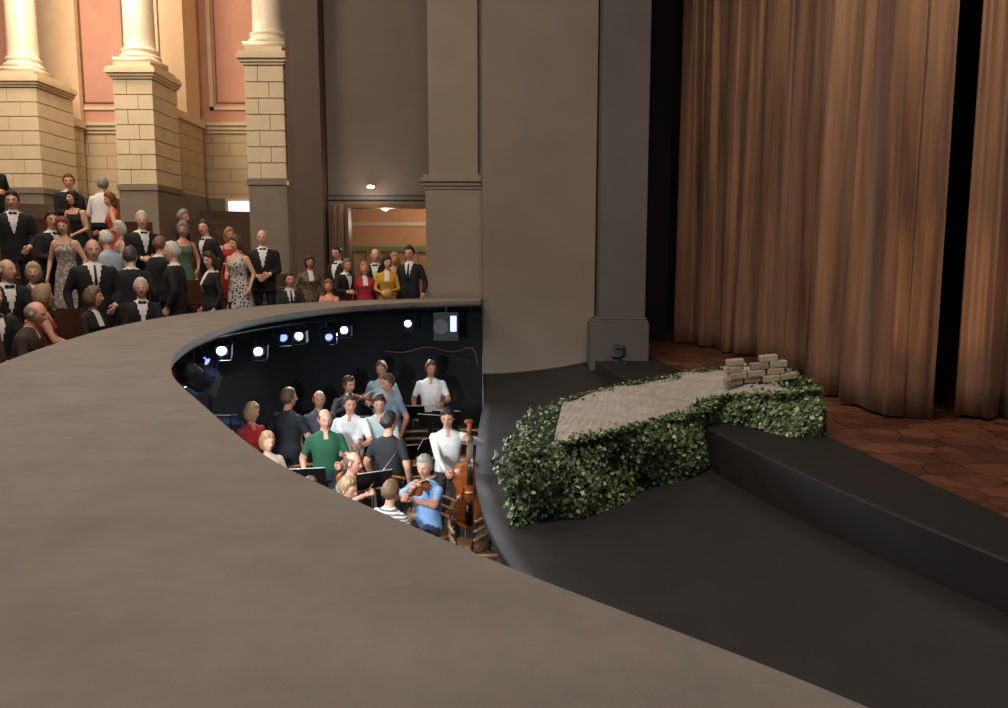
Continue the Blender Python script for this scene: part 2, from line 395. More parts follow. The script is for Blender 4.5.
# ---------------------------------------------------------------- instruments & props (meshes)
wood=mat('violin_varnish',(140,72,32),.3,var=.25,scale=9,stretch=(1,6,1)); ebony=mat('ebony',(20,16,14),.35)
def fiddle(endpin=False):
    mb=MB(); ts=[0,.04,.14,.26,.40,.50,.58,.72,.84,.95,1]; ws=[.015,.058,.095,.103,.078,.056,.060,.080,.083,.060,.015]
    P=cr(np.array([ts,ws]).T,44); rings=[]
    for t,w in P:
        y=t*.356
        rings.append([(a*w,y,b) for a,b in((-1,.015),(-.5,.024),(0,.028),(.5,.024),(1,.015),(1,-.015),(.5,-.022),(0,-.025),(-.5,-.022),(-1,-.015))])
    mb.loft(rings,0)
    mb.tube([(0,.33,.012),(0,.49,.020)],[.016,.012],0,8)
    mb.box((0,.37,.040),(.026,.27,.007),1); mb.box((0,.075,.040),(.036,.11,.007),1); mb.box((0,.195,.040),(.042,.004,.03),2)
    mb.box((0,.525,.012),(.022,.08,.024),0); mb.tube([(-.014,.570,.004),(.014,.570,.004)],.013,0,12); 
    for i in range(4): mb.tube([(-.032 if i%2 else .032,.50+.016*i,.013),(0,.50+.016*i,.013)],.004,1,6)
    for i in range(4): mb.tube([(-.012+.008*i,.13,.047),(-.009+.006*i,.50,.046)],.0009,3,4,cap=False)
    for sx in(-1,1): mb.tube([(sx*.030,.155,.026),(sx*.036,.18,.0265),(sx*.028,.205,.027),(sx*.033,.225,.026)],.0025,1,5)
    if endpin: mb.tube([(0,.0,0),(0,-.13,0)],.003,3,6)
    else: mb.ell((-.045,.03,.034),(.035,.025,.008),1,10,6)
    return mb.mesh('fiddle_body',[wood,ebony,mat('bridge_maple',(205,165,105),.5),mat('steel_string',(190,190,190),.3,1)],True)
violin_me=fiddle(); cello_me=fiddle(True)
def bow():
    mb=MB(); mb.tube([(0,0,0),(0,.2,-.006),(0,.5,-.008),(0,.73,.0)],.004,0,6); mb.tube([(0,.03,-.018),(0,.72,-.018)],.0025,1,5)
    mb.box((0,.03,-.01),(.01,.05,.018),2); mb.box((0,.73,-.009),(.008,.015,.022),0)
    return mb.mesh('bow_stick',[mat('pernambuco',(110,50,25),.4),mat('horsehair',(225,220,205),.6),ebony],True)
bow_me=bow()
def orient(origin,ydir,zdir,sc=1.0):
    Y=Vector(ydir).normalized(); X=Y.cross(Vector(zdir)).normalized(); Z=X.cross(Y)
    M=Matrix((X,Y,Z)).transposed().to_4x4(); return Matrix.Translation(origin)@M@Matrix.Scale(sc,4)
def stand():
    mb=MB(); mb.tube([(0,0,.25),(0,0,1.05)],.009,0,8)
    for a in range(3):
        t=a*2.094; mb.tube([(0,0,.32),(.14*math.cos(t),.14*math.sin(t),.12),(.27*math.cos(t),.27*math.sin(t),.008)],.008,0,6)
    R=Matrix.Rotation(math.radians(55),3,'X'); mb.box((0,0,1.08),(.44,.28,.006),0,R); mb.box((0,-.11,.98),(.44,.05,.006),0)
    mb.box((-.105,-.012,1.088),(.21,.27,.004),1,R); mb.box((.105,-.012,1.088),(.21,.27,.004),1,R)
    return mb.mesh('music_stand_frame',[mat('stand_black_steel',(20,20,22),.45,.4),mat('score_paper',(215,212,200),.8,var=.25,scale=60)])
stand_me=stand()
def chair():
    mb=MB(); 
    for x in(-.19,.19):
        mb.tube([(x,.19,.0),(x,.19,.44)],.015,0,8); mb.tube([(x,-.2,.0),(x,-.19,.44),(x*.95,-.25,.88)],.015,0,8)
        mb.tube([(x,.19,.2),(x,-.19,.2)],.009,0,6)
    mb.tube([(-.19,.19,.22),(.19,.19,.22)],.009,0,6)
    mb.box((0,0,.44),(.43,.42,.025),1)
    for z in(.62,.72,.83): mb.tube([(-.185,-.21-(z-.44)*.1,z),(0,-.235-(z-.44)*.1,z),(.185,-.21-(z-.44)*.1,z)],.022,1,8)
    return mb.mesh('orchestra_chair_frame',[mat('chair_black_steel',(34,34,36),.4,.3),mat('beech_seat',(130,98,66),.45,var=.15,scale=12)],True)
chair_me=chair()
def tseat():
    mb=MB()
    R=Matrix.Rotation(math.radians(10),3,'X')
    mb.box((0,.02,.43),(.46,.44,.045),1); mb.box((0,-.235,.70),(.48,.03,.50),0,R); mb.box((0,-.285,.955),(.50,.045,.05),0,R)
    for x in(-.245,.245):
        mb.box((x,-.22,.32),(.03,.05,.64),0); mb.box((x,.19,.21),(.03,.045,.42),0); mb.box((x,-.02,.64),(.04,.42,.03),0); mb.box((x,.16,.53),(.03,.035,.2),0); mb.box((x,0,.25),(.022,.4,.03),0)
    return mb.mesh('theatre_seat_frame',[mat('dark_seat_wood',(70,38,24),.4,var=.25,scale=8,stretch=(1,1,4)),mat('seat_cane',(150,105,62),.6,var=.2,scale=30)])
tseat_me=tseat()
def pl(name,me,x,y,z,ang,bevel=0): return place(name,me,Matrix.Translation((x,y,z))@Matrix.Rotation(math.radians(ang-90),4,'Z'),bevel)

# ---------------------------------------------------------------- musicians
def pz(y): return -1.9 if y>11 else PZ
def Mus(name,x,y,ang,play=None,**k):
    if play=='violin': k.setdefault('la',(-.20,.42,1.40)); k.setdefault('ra',(.16,.36,1.36)); k['curl']=.9; k.setdefault('yaw',20); k.setdefault('pitch',8)
    if play=='hold': k.setdefault('la',(-.16,.30,1.12)); k['curl']=.9
    if play=='bass': k.setdefault('la',(-.26,.34,1.44)); k.setdefault('ra',(.06,.44,1.05)); k['curl']=.8
    k.setdefault('skin',(188,136,112)); k.setdefault('lean',PR.uniform(0,6)); k.setdefault('yaw',PR.uniform(-30,30)); k.setdefault('pitch',PR.uniform(0,14))
    ob,M,dz=person(name,x,y,pz(y),ang,**k)
    D=Matrix.Translation((0,0,dz))
    if play=='violin':
        o=Vector((-.045,.115,1.475)); d=Vector((-.20,.40,-.035)); place('violin',violin_me,M@D@orient(o,d,(-.3,0,1)))
        place('violin_bow',bow_me,M@D@orient((.17,.44,1.38),(-.85,-.10,.42),(.3,.1,1)))
    if play=='hold':
        place('violin',violin_me,M@D@orient((-.13,.34,.66),(-.10,.02,1),(-.3,1,0)))
        place('violin_bow',bow_me,M@D@orient((.27,.12,.86),(.1,.3,-.8),(0,1,0)))
    if play=='bass':
        place('double_bass',cello_me,M@orient((-.17,.46,.32),(-.05,-.12,1),(-.25,1,.10),2.3))
    if k.get('pose')=='sit': pl('orchestra_chair',chair_me,x,y,pz(y),ang)
Mus('woman_in_red_shirt',-3.38,10.2,-40,kind='tee',top=(165,30,42),hair='bob',hc=(175,145,105),female=True,H=1.72)
Mus('man_in_black_tshirt',-2.98,10.55,60,kind='tee',top=(32,36,40),bottom=(30,34,50),hair='short',hc=(95,70,50),H=1.83,fat=1.1,ra=(.2,.3,1.1))
Mus('woman_in_beige_top',-2.80,9.05,-60,kind='tee',top=(150,134,118),hair='bob',hc=(140,105,70),female=True,H=1.58)
Mus('man_in_dark_shirt',-2.62,10.9,-60,kind='shirt_short',top=(70,72,80),hair='bald',hc=BR,H=1.76)
Mus('man_in_green_shirt',-2.25,9.65,-70,play='hold',kind='shirt_short',top=(20,72,48),bottom=(40,44,60),hair='bald',hc=(70,48,32),H=1.74,pitch=10)
Mus('violinist_in_black_shirt',-2.32,11.5,-60,play='violin',kind='shirt',top=(40,42,50),hair='short',hc=BR,H=1.72)
Mus('man_in_white_shirt',-2.08,10.45,-90,play='hold',kind='shirt_short',top=(215,215,215),bottom=(60,60,70),hair='short',hc=(60,42,30),H=1.78)
Mus('man_in_pale_blue_shirt',-1.98,12.6,-100,kind='shirt_short',top=(165,190,200),bottom=(60,66,80),hair='short',hc=(100,75,58),H=1.80,ra=(.15,.25,1.12))
Mus('man_in_grey_blue_shirt',-1.66,11.5,-130,kind='shirt_short',top=(115,130,150),bottom=(60,70,90),hair='short',hc=(80,60,40),H=1.76,ra=(.15,.25,1.1))
Mus('man_in_checked_shirt',-1.70,10.65,-95,kind='shirt_short',topm=pattern('stripe',(170,182,182),(150,163,166)),bottom=(110,100,80),hair='short',hc=(50,38,30),H=1.76,la=(-.1,.25,1.1))
Mus('man_in_black_shirt',-1.42,9.35,70,kind='shirt_short',top=(24,26,30),hair='short',hc=DK,H=1.74,yaw=-30)
Mus('violinist_in_white_shirt',-1.2,12.75,-85,play='hold',kind='shirt_short',top=(225,225,225),bottom=(35,35,40),hair='short',hc=(90,62,40),H=1.80)
Mus('bassist_in_white_shirt',-.72,9.75,-80,play='bass',kind='shirt',top=(200,200,198),bottom=(50,45,45),hair='short',hc=DK,H=1.74)
Mus('violinist_in_olive_shirt',-1.85,9.0,-30,play='violin',pose='sit',kind='shirt_short',top=(105,110,96),bottom=(50,50,55),hair='bald',hc=(90,70,50),H=1.74)
Mus('violinist_in_white_tshirt',-1.72,8.05,-10,pose='sit',kind='tee',top=(205,200,192),bottom=(70,70,80),hair='short',hc=(110,84,54),H=1.68,pitch=15)
Mus('violinist_in_striped_shirt',-1.22,7.9,60,pose='sit',kind='tee',topm=pattern('stripe',(90,88,98),(195,190,180)),bottom=(60,55,50),hair='short',hc=(100,74,46),H=1.66,la=(-.15,.35,1.2),ra=(.15,.35,1.1))
Mus('violinist_in_blue_shirt',-.86,8.7,-130,play='violin',pose='sit',kind='shirt_short',top=(120,155,198),bottom=(45,50,70),hair='short',hc=GREY,H=1.78)
Mus('violist_in_grey_shirt',-2.15,8.3,-30,pose='sit',kind='shirt_short',top=(120,116,112),hair='short',hc=BR,H=1.6)
for (x,y,a) in((-1.35,10.0,-70),(-1.5,8.75,-60),(-2.3,8.90,-80),(-.85,11.6,-100),(-1.45,12.0,-90),(-1.0,10.5,-40),(-2.0,11.2,-90),(-1.05,11.3,-110)):
    pl('music_stand',stand_me,x,y,pz(y),a)
for (x,y,a) in((-.42,8.35,150),(-.16,7.35,100),(-.5,10.7,200),(-1.0,9.5,-90),(.06,6.95,60),(-.62,7.5,30),(-1.15,10.9,-90),(-.55,11.6,-100),(-2.6,10.1,-60),(-.3,7.95,10),(-1.3,11.5,-80)):
    pl('orchestra_chair',chair_me,x,y,pz(y),a)

# seats in the auditorium
occ=[(o.location.x,o.location.y) for o in bpy.data.objects if o.name.startswith(('man_','woman_')) and o.location.z>-.1]
sitters=[(-4.62,10.0,-60),(-4.68,8.85,-10),(-4.32,6.95,10),(-4.85,7.4,-30),(-4.9,8.3,30),(-5.55,8.75,-40),(-5.45,7.75,-35),(-3.55,12.98,-60),(-3.02,13.6,-110),(-6.6,10.1,-70),(-5.75,9.55,-30),(-4.55,6.2,-10)]
for x,y,a in sitters: pl('theatre_seat',tseat_me,x,y,fz(x,y),a)
placed=[(a,b) for a,b,c in sitters]
for k,r in enumerate((4.95,5.85,6.75,7.6,8.45,9.3)):
    n=int(r*2.1/.58)
    for i in range(n):
        t=math.radians(128+ i*(.58/r)*57.3)
        x,y=r*math.cos(t),8+r*math.sin(t)
        if x>-3.85 or t>math.radians(232): continue
        if min(math.hypot(OC[j][0]-x,OC[j][1]-y) for j in range(N))<.42: continue
        if any(math.hypot(a-x,b-y)<.60 for a,b in placed+occ): continue
        placed.append((x,y)); pl('theatre_seat',tseat_me,x,y,fz(x,y),math.degrees(t)+180)

# ---------------------------------------------------------------- hood (curved pit cover)
def hood_material():
    m=bpy.data.materials.new('hood_paint'); m.use_nodes=True; nt=m.node_tree; b=nt.nodes['Principled BSDF']
    tc=nt.nodes.new('ShaderNodeTexCoord')
    n=nt.nodes.new('ShaderNodeTexNoise'); n.inputs['Scale'].default_value=2.4; n.inputs['Detail'].default_value=9; n.inputs['Roughness'].default_value=.68
    r=nt.nodes.new('ShaderNodeValToRGB'); r.color_ramp.elements[0].position=.3; r.color_ramp.elements[1].position=.75
    r.color_ramp.elements[0].color=rgb(111,104,98); r.color_ramp.elements[1].color=rgb(134,126,119)
    nt.links.new(tc.outputs['Object'],n.inputs['Vector']); nt.links.new(n.outputs['Fac'],r.inputs[0])
    prev=r.outputs[0]
    # (rotation, scale, threshold, width, colour, noise scale, patch threshold)
    for rot,sc,th,wd,col,ns,pt in((1.0,(1.0,9,1),.625,.05,(170,164,156),3.4,.52),(-.6,(1.0,8,1),.635,.05,(168,162,154),3.8,.54),(1.1,(1,1,1),.64,.05,(182,176,168),11,.53),(.3,(1,1,1),.60,.2,(98,92,87),1.7,.46),(.7,(1,1,1),.60,.16,(146,138,130),4.2,.50)):
        mp=nt.nodes.new('ShaderNodeMapping'); mp.inputs['Rotation'].default_value=(0,0,rot); mp.inputs['Scale'].default_value=sc
        mp.inputs['Location'].default_value=(rot*3,1,0)
        n2=nt.nodes.new('ShaderNodeTexNoise'); n2.inputs['Scale'].default_value=ns; n2.inputs['Detail'].default_value=10; n2.inputs['Roughness'].default_value=.72
        nt.links.new(tc.outputs['Object'],mp.inputs[0]); nt.links.new(mp.outputs[0],n2.inputs['Vector'])
        r2=nt.nodes.new('ShaderNodeValToRGB'); r2.color_ramp.elements[0].position=th; r2.color_ramp.elements[1].position=th+wd
        nt.links.new(n2.outputs['Fac'],r2.inputs[0])
        n4=nt.nodes.new('ShaderNodeTexNoise'); n4.inputs['Scale'].default_value=1.3; n4.inputs['Detail'].default_value=3
        mp4=nt.nodes.new('ShaderNodeMapping'); mp4.inputs['Location'].default_value=(rot*5,rot*2,0)
        nt.links.new(tc.outputs['Object'],mp4.inputs[0]); nt.links.new(mp4.outputs[0],n4.inputs['Vector'])
        r4=nt.nodes.new('ShaderNodeValToRGB'); r4.color_ramp.elements[0].position=pt; r4.color_ramp.elements[1].position=pt+.12; r4.color_ramp.elements[1].color=(.7,.7,.7,1)
        nt.links.new(n4.outputs['Fac'],r4.inputs[0])
        mu=nt.nodes.new('ShaderNodeMath'); mu.operation='MULTIPLY'; nt.links.new(r2.outputs[0],mu.inputs[0]); nt.links.new(r4.outputs[0],mu.inputs[1])
        mx=nt.nodes.new('ShaderNodeMix'); mx.data_type='RGBA'; mx.inputs['B'].default_value=rgb(*col)
        nt.links.new(mu.outputs[0],mx.inputs['Factor']); nt.links.new(prev,mx.inputs['A']); prev=mx.outputs['Result']
    nt.links.new(prev,b.inputs['Base Color'])
    b.inputs['Roughness'].default_value=.68
    bp=nt.nodes.new('ShaderNodeBump'); bp.inputs['Strength'].default_value=.12; bp.inputs['Distance'].default_value=.01
    n3=nt.nodes.new('ShaderNodeTexNoise'); n3.inputs['Scale'].default_value=120
    nt.links.new(tc.outputs['Object'],n3.inputs['Vector']); nt.links.new(n3.outputs['Fac'],bp.inputs['Height']); nt.links.new(bp.outputs[0],b.inputs['Normal'])
    return m
hood_m=hood_material()
mb=MB(); rings=[]
for i in range(N):
    p,q=IC[i],OC[i]
    prof=[(0.006,-.06),(0,-.008),(.006,0)]+[(t,0) for t in(.1,.3,.5,.7,.9,.99)]+[(1,-.01),(1,-.10),(.5,-.10),(.03,-.09)]
    rings.append([(p[0]+(q[0]-p[0])*t,p[1]+(q[1]-p[1])*t,HZ+dz) for t,dz in prof])
mb.loft(rings,0); o=mb.build('curved_pit_hood',[hood_m],False)
mb=MB(); W0=lerpc(.97); W1=lerpc(.84); rings=[]
for i in range(0,N): rings.append([(W0[i][0],W0[i][1],HZ-.10),(W0[i][0],W0[i][1],PZ-.1),(W1[i][0],W1[i][1],PZ-.1),(W1[i][0],W1[i][1],HZ-.10)])
mb.loft(rings,0); mb.build('wall_pit',[mat('pit_wall_black',(26,34,38),.75,var=.3,scale=2)],False)
PC=lerpc(.42); sel=[i for i in range(N) if PC[i][1]>6.5]
mb=MB(); mb.tube([(PC[i][0],PC[i][1],.62) for i in sel],.022,0,8)
for i in sel[::9]: mb.tube([(PC[i][0],PC[i][1],.62),(PC[i][0],PC[i][1],.75)],.010,0,6)
mb.build('lighting_pipe',[mat('pipe_black',(45,47,50),.5,.5)],True)
lens=mat('lamp_lens',(255,255,255),.3,emit=(190,208,255),es=9)
lensd=mat('lamp_lens_dim',(110,130,255),.3,emit=(110,130,255),es=3)
def fixture(name,p,target,l=lens,r=.07,hang=.62):
    mb=MB(); d=(Vector(target)-Vector(p)).normalized(); P=Vector(p)
    mb.tube([P-d*.18,P-d*.12,P+d*.10],[r*.6,r,r],0,16,cap=False); mb.tube([P+d*.101,P+d*.106],[r*.66,r*.66],1,16,cap=False)
    a=d.cross(Vector((0,0,1))).normalized(); up=a.cross(d)
    mb.tube([P-a*(r+.02),P-a*(r+.02)+Vector((0,0,.12)),P+a*(r+.02)+Vector((0,0,.12)),P+a*(r+.02)],.009,0,6)
    mb.tube([P+Vector((0,0,.12)),Vector((p[0],p[1],hang))],.010,0,6)
    Rm=Matrix((a,up,d)).transposed()
    for sg in(-1,1):
        mb.box(P+d*.15+up*sg*(r+.025),(2*r,.006,.11),0,Rm@Matrix.Rotation(math.radians(20*sg),3,'X'))
        mb.box(P+d*.15+a*sg*(r+.025),(.006,2*r,.11),0,Rm@Matrix.Rotation(math.radians(-20*sg),3,'Y'))
    mb.build(name,[mat('fixture_black',(62,68,84),.4,.3),l],False)
def near(y,x=None):
    return min(sel,key=lambda i:abs(PC[i][1]-y)+(abs(PC[i][0]-x) if x is not None else 0))
spots=[(7.3,-3.3,0),(8.0,-3.4,1),(8.7,-3.4,0),(9.4,-3.4,1),(10.4,-3.3,1),(10.9,-3.1,0),(11.4,-2.9,1),(12.0,-2.5,0),(12.25,-2.35,1),(12.85,-1.6,1)]
for k,(yy,xx,on) in enumerate(spots):
    c=PC[near(yy,xx)]; p=(c[0],c[1],.46-.10*(k%3==1)+.03*(k%2))
    tg=(-.9+.5*(k%3-1),6.0,-.6) if on else (-.4+.6*(k%2),6.9,-1.2)
    fixture('pit_spotlight',p,tg,lens if on else lensd,.085)
    if on:
        L=bpy.data.lights.new('pit_spot','SPOT'); L.energy=115; L.color=(.84,.91,1); L.spot_size=1.9; L.spot_blend=.5; L.shadow_soft_size=.07
        lo=bpy.data.objects.new('pit_spot_light',L); scene.collection.objects.link(lo)
        d=(Vector((-1.5,9.0,-1.8))-Vector(p)).normalized(); d2=(Vector(tg)-Vector(p)).normalized()
        lo.location=Vector(p)+d2*.14; lo.rotation_euler=d.to_track_quat('-Z','Y').to_euler()
for x,y,e in((-1.75,4.6,620),(-2.75,6.9,420)):  # unseen lamps added under the near hood to light the musicians' fronts
    fixture('pit_fill_lamp',(x,y,.5),(-1.5,10,-1.6),lens,.1,.75)
    L=bpy.data.lights.new('pit_fill','SPOT'); L.energy=e; L.color=(.86,.95,1); L.spot_size=1.2; L.spot_blend=.7; L.shadow_soft_size=.08
    lo=bpy.data.objects.new('pit_fill_light',L); scene.collection.objects.link(lo)
    d=(Vector((-1.4,10.0,-2.1))-Vector((x,y,.5))).normalized(); lo.location=Vector((x,y,.5))+d*.13; lo.rotation_euler=d.to_track_quat('-Z','Y').to_euler()
mb=MB(); mb.box((-.98,13.3,.42),(.42,.3,.48),0); mb.tube([(-1.06,13.14,.42),(-1.06,13.13,.42)],[.13,.13],1,20,cap=False); mb.box((-.85,13.14,.47),(.10,.02,.26),2)
mb.box((-.98,13.3,.71),(.05,.05,.12),0)
mb.build('floodlight_box',[mat('speaker_black',(30,32,36),.5),mat('speaker_cone',(60,62,66),.4),mat('flood_panel',(120,140,255),.3,emit=(115,140,255),es=5)],bevel=.008)
mb=MB(); P=cr([(-2.0,13.05,.02),(-1.7,13.2,-.02),(-1.3,13.35,.05),(-.9,13.42,-.04),(-.55,13.45,.02),(-.45,13.5,-.3)],40); mb.tube(P,.007,0,6)
P=cr([(-2.0,13.05,.02),(-1.6,13.2,-.12),(-1.1,13.40,-.08),(-.6,13.45,-.2)],30); mb.tube(P,.006,1,6); mb.build('wall_cable',[mat('cable_tan',(130,92,76),.5),mat('cable_black',(20,20,22),.5)],True)

def poly(name,pts,z0,z1,m):
    import bmesh
    bm=bmesh.new(); vs=[bm.verts.new((p[0],p[1],z0)) for p in pts]; f=bm.faces.new(vs)
    r=bmesh.ops.extrude_face_region(bm,geom=[f]); bmesh.ops.translate(bm,verts=[g for g in r['geom'] if isinstance(g,bmesh.types.BMVert)],vec=(0,0,z1-z0))
    bmesh.ops.recalc_face_normals(bm,faces=bm.faces); bmesh.ops.triangulate(bm,faces=bm.faces)
    me=bpy.data.meshes.new(name); bm.to_mesh(me); bm.free(); me.materials.append(m); return place(name,me)
pf=mat('pit_floor_wood',(80,68,58),.6,var=.3,scale=3,stretch=(1,6,1))
Wp=lerpc(.85); Wq=lerpc(.82)
poly('floor_pit',[tuple(p) for p in Wp[::3]]+[(3.0,14.1),(3.0,-1)],PZ-.12,PZ,pf)
W9=[tuple(p) for p in Wq if p[1]>11.02]
poly('pit_riser',W9[::2]+[(-.42,14.0),(-.42,11.02)],PZ+.001,-1.9,pf)
# ---------------------------------------------------------------- apron, stage
E=cr([(-.39,14.1,-.52),(-.33,12.4,-.72),(-.37,10.9,-.90),(-.30,8.5,-1.0),(.09,6.25,-1.02),(.8,4.3,-1.02),(1.9,2.4,-1.0),(3.2,.6,-1.0)],80)
B=cr([(1.5,14.1,-.30),(1.72,12.2,-.45),(1.9,10.2,-.58),(2.1,8.2,-.62),(2.45,6.3,-.60),(2.95,4.4,-.52),(3.7,2.4,-.48),(4.9,.6,-.48)],80)
mb=MB(); rings=[]
for e,b in zip(E,B):
    r=[]
    for t in np.linspace(0,1,14): r.append((e[0]+(b[0]-e[0])*t,e[1]+(b[1]-e[1])*t,e[2]+(b[2]-e[2])*t**1.9))
    r.append((b[0],b[1],b[2]-.12)); r.append((e[0]+.01,e[1],e[2]-.12)); rings.append(r)
mb.loft(rings,0)
dark=mat('apron_black_paint',(34,31,31),.7,var=.2,scale=3,bump=.2,bscale=18)
o=mb.build('stage_apron',[dark],True)
SZ=-.2
mb=MB(); rings=[]
for b in B:
    xe=max(3.9-.09*b[1],b[0]+.45)
    rings.append([(b[0],b[1],b[2]-.10),(b[0],b[1],SZ-.015),(b[0]+.015,b[1],SZ),(xe,b[1],SZ),(xe,b[1],b[2]-.10)])
mb.loft(rings,0); mb.build('stage_front_step',[mat('step_black_paint',(25,23,23),.7,var=.2,scale=4)],False)
def parquet():
    m=bpy.data.materials.new('stage_floor_brown'); m.use_nodes=True; nt=m.node_tree; b=nt.nodes['Principled BSDF']
    tc=nt.nodes.new('ShaderNodeTexCoord'); v=nt.nodes.new('ShaderNodeTexVoronoi'); v.feature='F1'; v.inputs['Scale'].default_value=3.0; v.inputs['Randomness'].default_value=.6
    v2=nt.nodes.new('ShaderNodeTexVoronoi'); v2.feature='DISTANCE_TO_EDGE'; v2.inputs['Scale'].default_value=3.0; v2.inputs['Randomness'].default_value=.6
    nz=nt.nodes.new('ShaderNodeTexNoise'); nz.inputs['Scale'].default_value=9; nz.inputs['Detail'].default_value=7; nz.inputs['Roughness'].default_value=.7
    for q in(v,v2,nz): nt.links.new(tc.outputs['Object'],q.inputs['Vector'])
    sep=nt.nodes.new('ShaderNodeSeparateColor'); nt.links.new(v.outputs['Color'],sep.inputs[0])
    ad=nt.nodes.new('ShaderNodeMath'); ad.operation='MULTIPLY_ADD'; ad.inputs[1].default_value=.45
    nt.links.new(sep.outputs[0],ad.inputs[0]); 
    mu=nt.nodes.new('ShaderNodeMath'); mu.operation='MULTIPLY'; mu.inputs[1].default_value=.7; nt.links.new(nz.outputs['Fac'],mu.inputs[0]); nt.links.new(mu.outputs[0],ad.inputs[2])
    r=nt.nodes.new('ShaderNodeValToRGB'); r.color_ramp.elements[0].position=.15; r.color_ramp.elements[0].color=rgb(46,24,18); r.color_ramp.elements[1].color=rgb(128,80,58); nt.links.new(ad.outputs[0],r.inputs[0])
    r2=nt.nodes.new('ShaderNodeValToRGB'); r2.color_ramp.elements[0].position=.0; r2.color_ramp.elements[1].position=.06; r2.color_ramp.elements[0].color=(.2,.2,.2,1); nt.links.new(v2.outputs['Distance'],r2.inputs[0])
    mx=nt.nodes.new('ShaderNodeMix'); mx.data_type='RGBA'; mx.inputs['A'].default_value=rgb(36,20,15)
    nt.links.new(r2.outputs[0],mx.inputs['Factor']); nt.links.new(r.outputs[0],mx.inputs['B']); nt.links.new(mx.outputs['Result'],b.inputs['Base Color'])
    b.inputs['Roughness'].default_value=.42; return m
pts=[(max(3.9-.09*b[1],b[0]+.45),b[1]) for b in B]
poly('floor_stage',pts+[(13,.6),(13,20),(2.45,20),(2.45,14.1)],SZ-.12,SZ,parquet())

# ---------------------------------------------------------------- proscenium walls
gw=mat('wall_plaster_grey',(126,115,103),.8,var=.06,scale=1.5,bump=.1,bscale=90)
gp=mat('pier_plaster_grey',(138,124,109),.8,var=.05,scale=2,bump=.1,bscale=90)
gd=mat('pier_plaster_dark',(92,88,85),.8,var=.06,scale=2,bump=.1,bscale=90)
gs=mat('panel_plaster_dark',(106,94,84),.8,var=.06,scale=2,bump=.1,bscale=90)
bd=mat('wall_plaster_brown',(92,74,63),.8,var=.06,scale=2,bump=.1,bscale=90)
def bx(mb,x0,x1,y0,y1,z0,z1,m=0): mb.box(((x0+x1)/2,(y0+y1)/2,(z0+z1)/2),(x1-x0,y1-y0,z1-z0),m)
mb=MB(); bx(mb,-.385,1.63,14.12,14.6,-2.17,9.9); mb.build('wall_proscenium',[gw])
mb=MB(); bx(mb,1.66,2.45,13.6,14.9,SZ-.5,9.9); bx(mb,1.50,2.50,13.45,14.08,SZ-.5,.45); bx(mb,1.54,2.49,13.5,14.08,.45,.50); bx(mb,1.60,2.47,13.55,14.08,.50,.54); mb.build('proscenium_pier',[gd],bevel=.01)
mb=MB(); bx(mb,-1.42,-.395,14.42,15.4,-.2,2.86); bx(mb,-1.36,-.47,14.50,15.3,2.9,9.9); bx(mb,-.50,-.39,14.62,15.3,2.9,9.9)
for a,z0,z1 in((.02,2.80,2.86),(.05,2.86,2.93),(.09,2.93,3.00),(.04,3.0,3.06)): bx(mb,-1.42-a,-.395,14.42-a,15.4,z0,z1)
mb.build('wall_pilaster',[gp],bevel=.008)
mb=MB(); bx(mb,-3.44,-1.44,15.6,15.8,2.62,9.9); bx(mb,-3.44,-3.12,15.6,15.8,-.2,2.62)
bx(mb,-3.44,-1.52,15.55,15.6,2.70,2.78,1); bx(mb,-3.44,-1.52,15.52,15.6,2.78,2.82,1)
mb.build('wall_side_panel',[gs,gd])
mb=MB(); bx(mb,-3.98,-3.46,15.2,16.0,-.2,9.9); bx(mb,-4.2,-3.98,15.6,15.95,-.2,9.9); mb.build('wall_strip',[bd],bevel=.01)
mb=MB(); bx(mb,-3.12,-3.04,15.52,15.84,0,2.62); bx(mb,-3.04,-1.52,15.52,15.84,2.54,2.62); mb.build('door_1',[mat('door_frame_wood',(92,62,42),.5,var=.2,scale=5)],bevel=.005)
def drape(name,path,z0,z1,m,lam=.12,amp=.03,rows=14,n=None,seed=0,fine=.35):
    path=np.array(path,float); seg=np.linalg.norm(np.diff(path,axis=0),axis=1); Ltot=seg.sum(); n=n or int(Ltot/lam*30)
    P=cr(path,n); T=np.gradient(P,axis=0); T/=np.linalg.norm(T,axis=1)[:,None]; Nn=np.stack([-T[:,1],T[:,0]],1)
    s=np.concatenate([[0],np.cumsum(np.linalg.norm(np.diff(P,axis=0),axis=1))])
    ph=s*2*math.pi/lam+1.6*np.sin(s*1.7+seed)+.9*np.sin(s*4.1+1+seed)
    V=[]
    for k in range(rows+1):
        f=k/rows; z=z0+(z1-z0)*f
        a=amp*(1-.25*f)*(1+.4*np.sin(s*1.7+seed))
        base=np.sin(ph+.4*math.sin(f*2.2+seed)*np.sin(s*3))
        off=a*(np.sign(base)*np.abs(base)**.7)+fine*a*np.sin(2.7*ph+1.5*f+seed)*(.6+.4*np.sin(s*2.9))+.12*a*np.sin(6.1*ph+2*f)+.5*a*np.sin(ph*.37+f)
        zz=z+(.02*np.sin(ph*.5) if k==0 else 0)
        q=P+Nn*off[:,None]; V+= [(q[i,0],q[i,1],zz if np.isscalar(zz) else zz[i]) for i in range(n)]
    F=[(k*n+i,k*n+i+1,(k+1)*n+i+1,(k+1)*n+i) for k in range(rows) for i in range(n-1)]
    mb=MB(); mb.add(V,F,0); o=mb.build(name,[m],True); so=o.modifiers.new('t','SOLIDIFY'); so.thickness=.012; return o
drape('door_curtain',[(-3.42,15.42),(-3.12,15.42)],.02,2.6,mat('door_drape_tan',(110,90,70),.9),.1,.025,seed=1)
mb=MB(); bx(mb,-4.2,-.6,18.6,18.7,0,3.0,0); bx(mb,-4.2,-.6,18.52,18.6,1.72,1.84,1); bx(mb,-4.2,-.6,18.55,18.6,2.32,2.40,2)
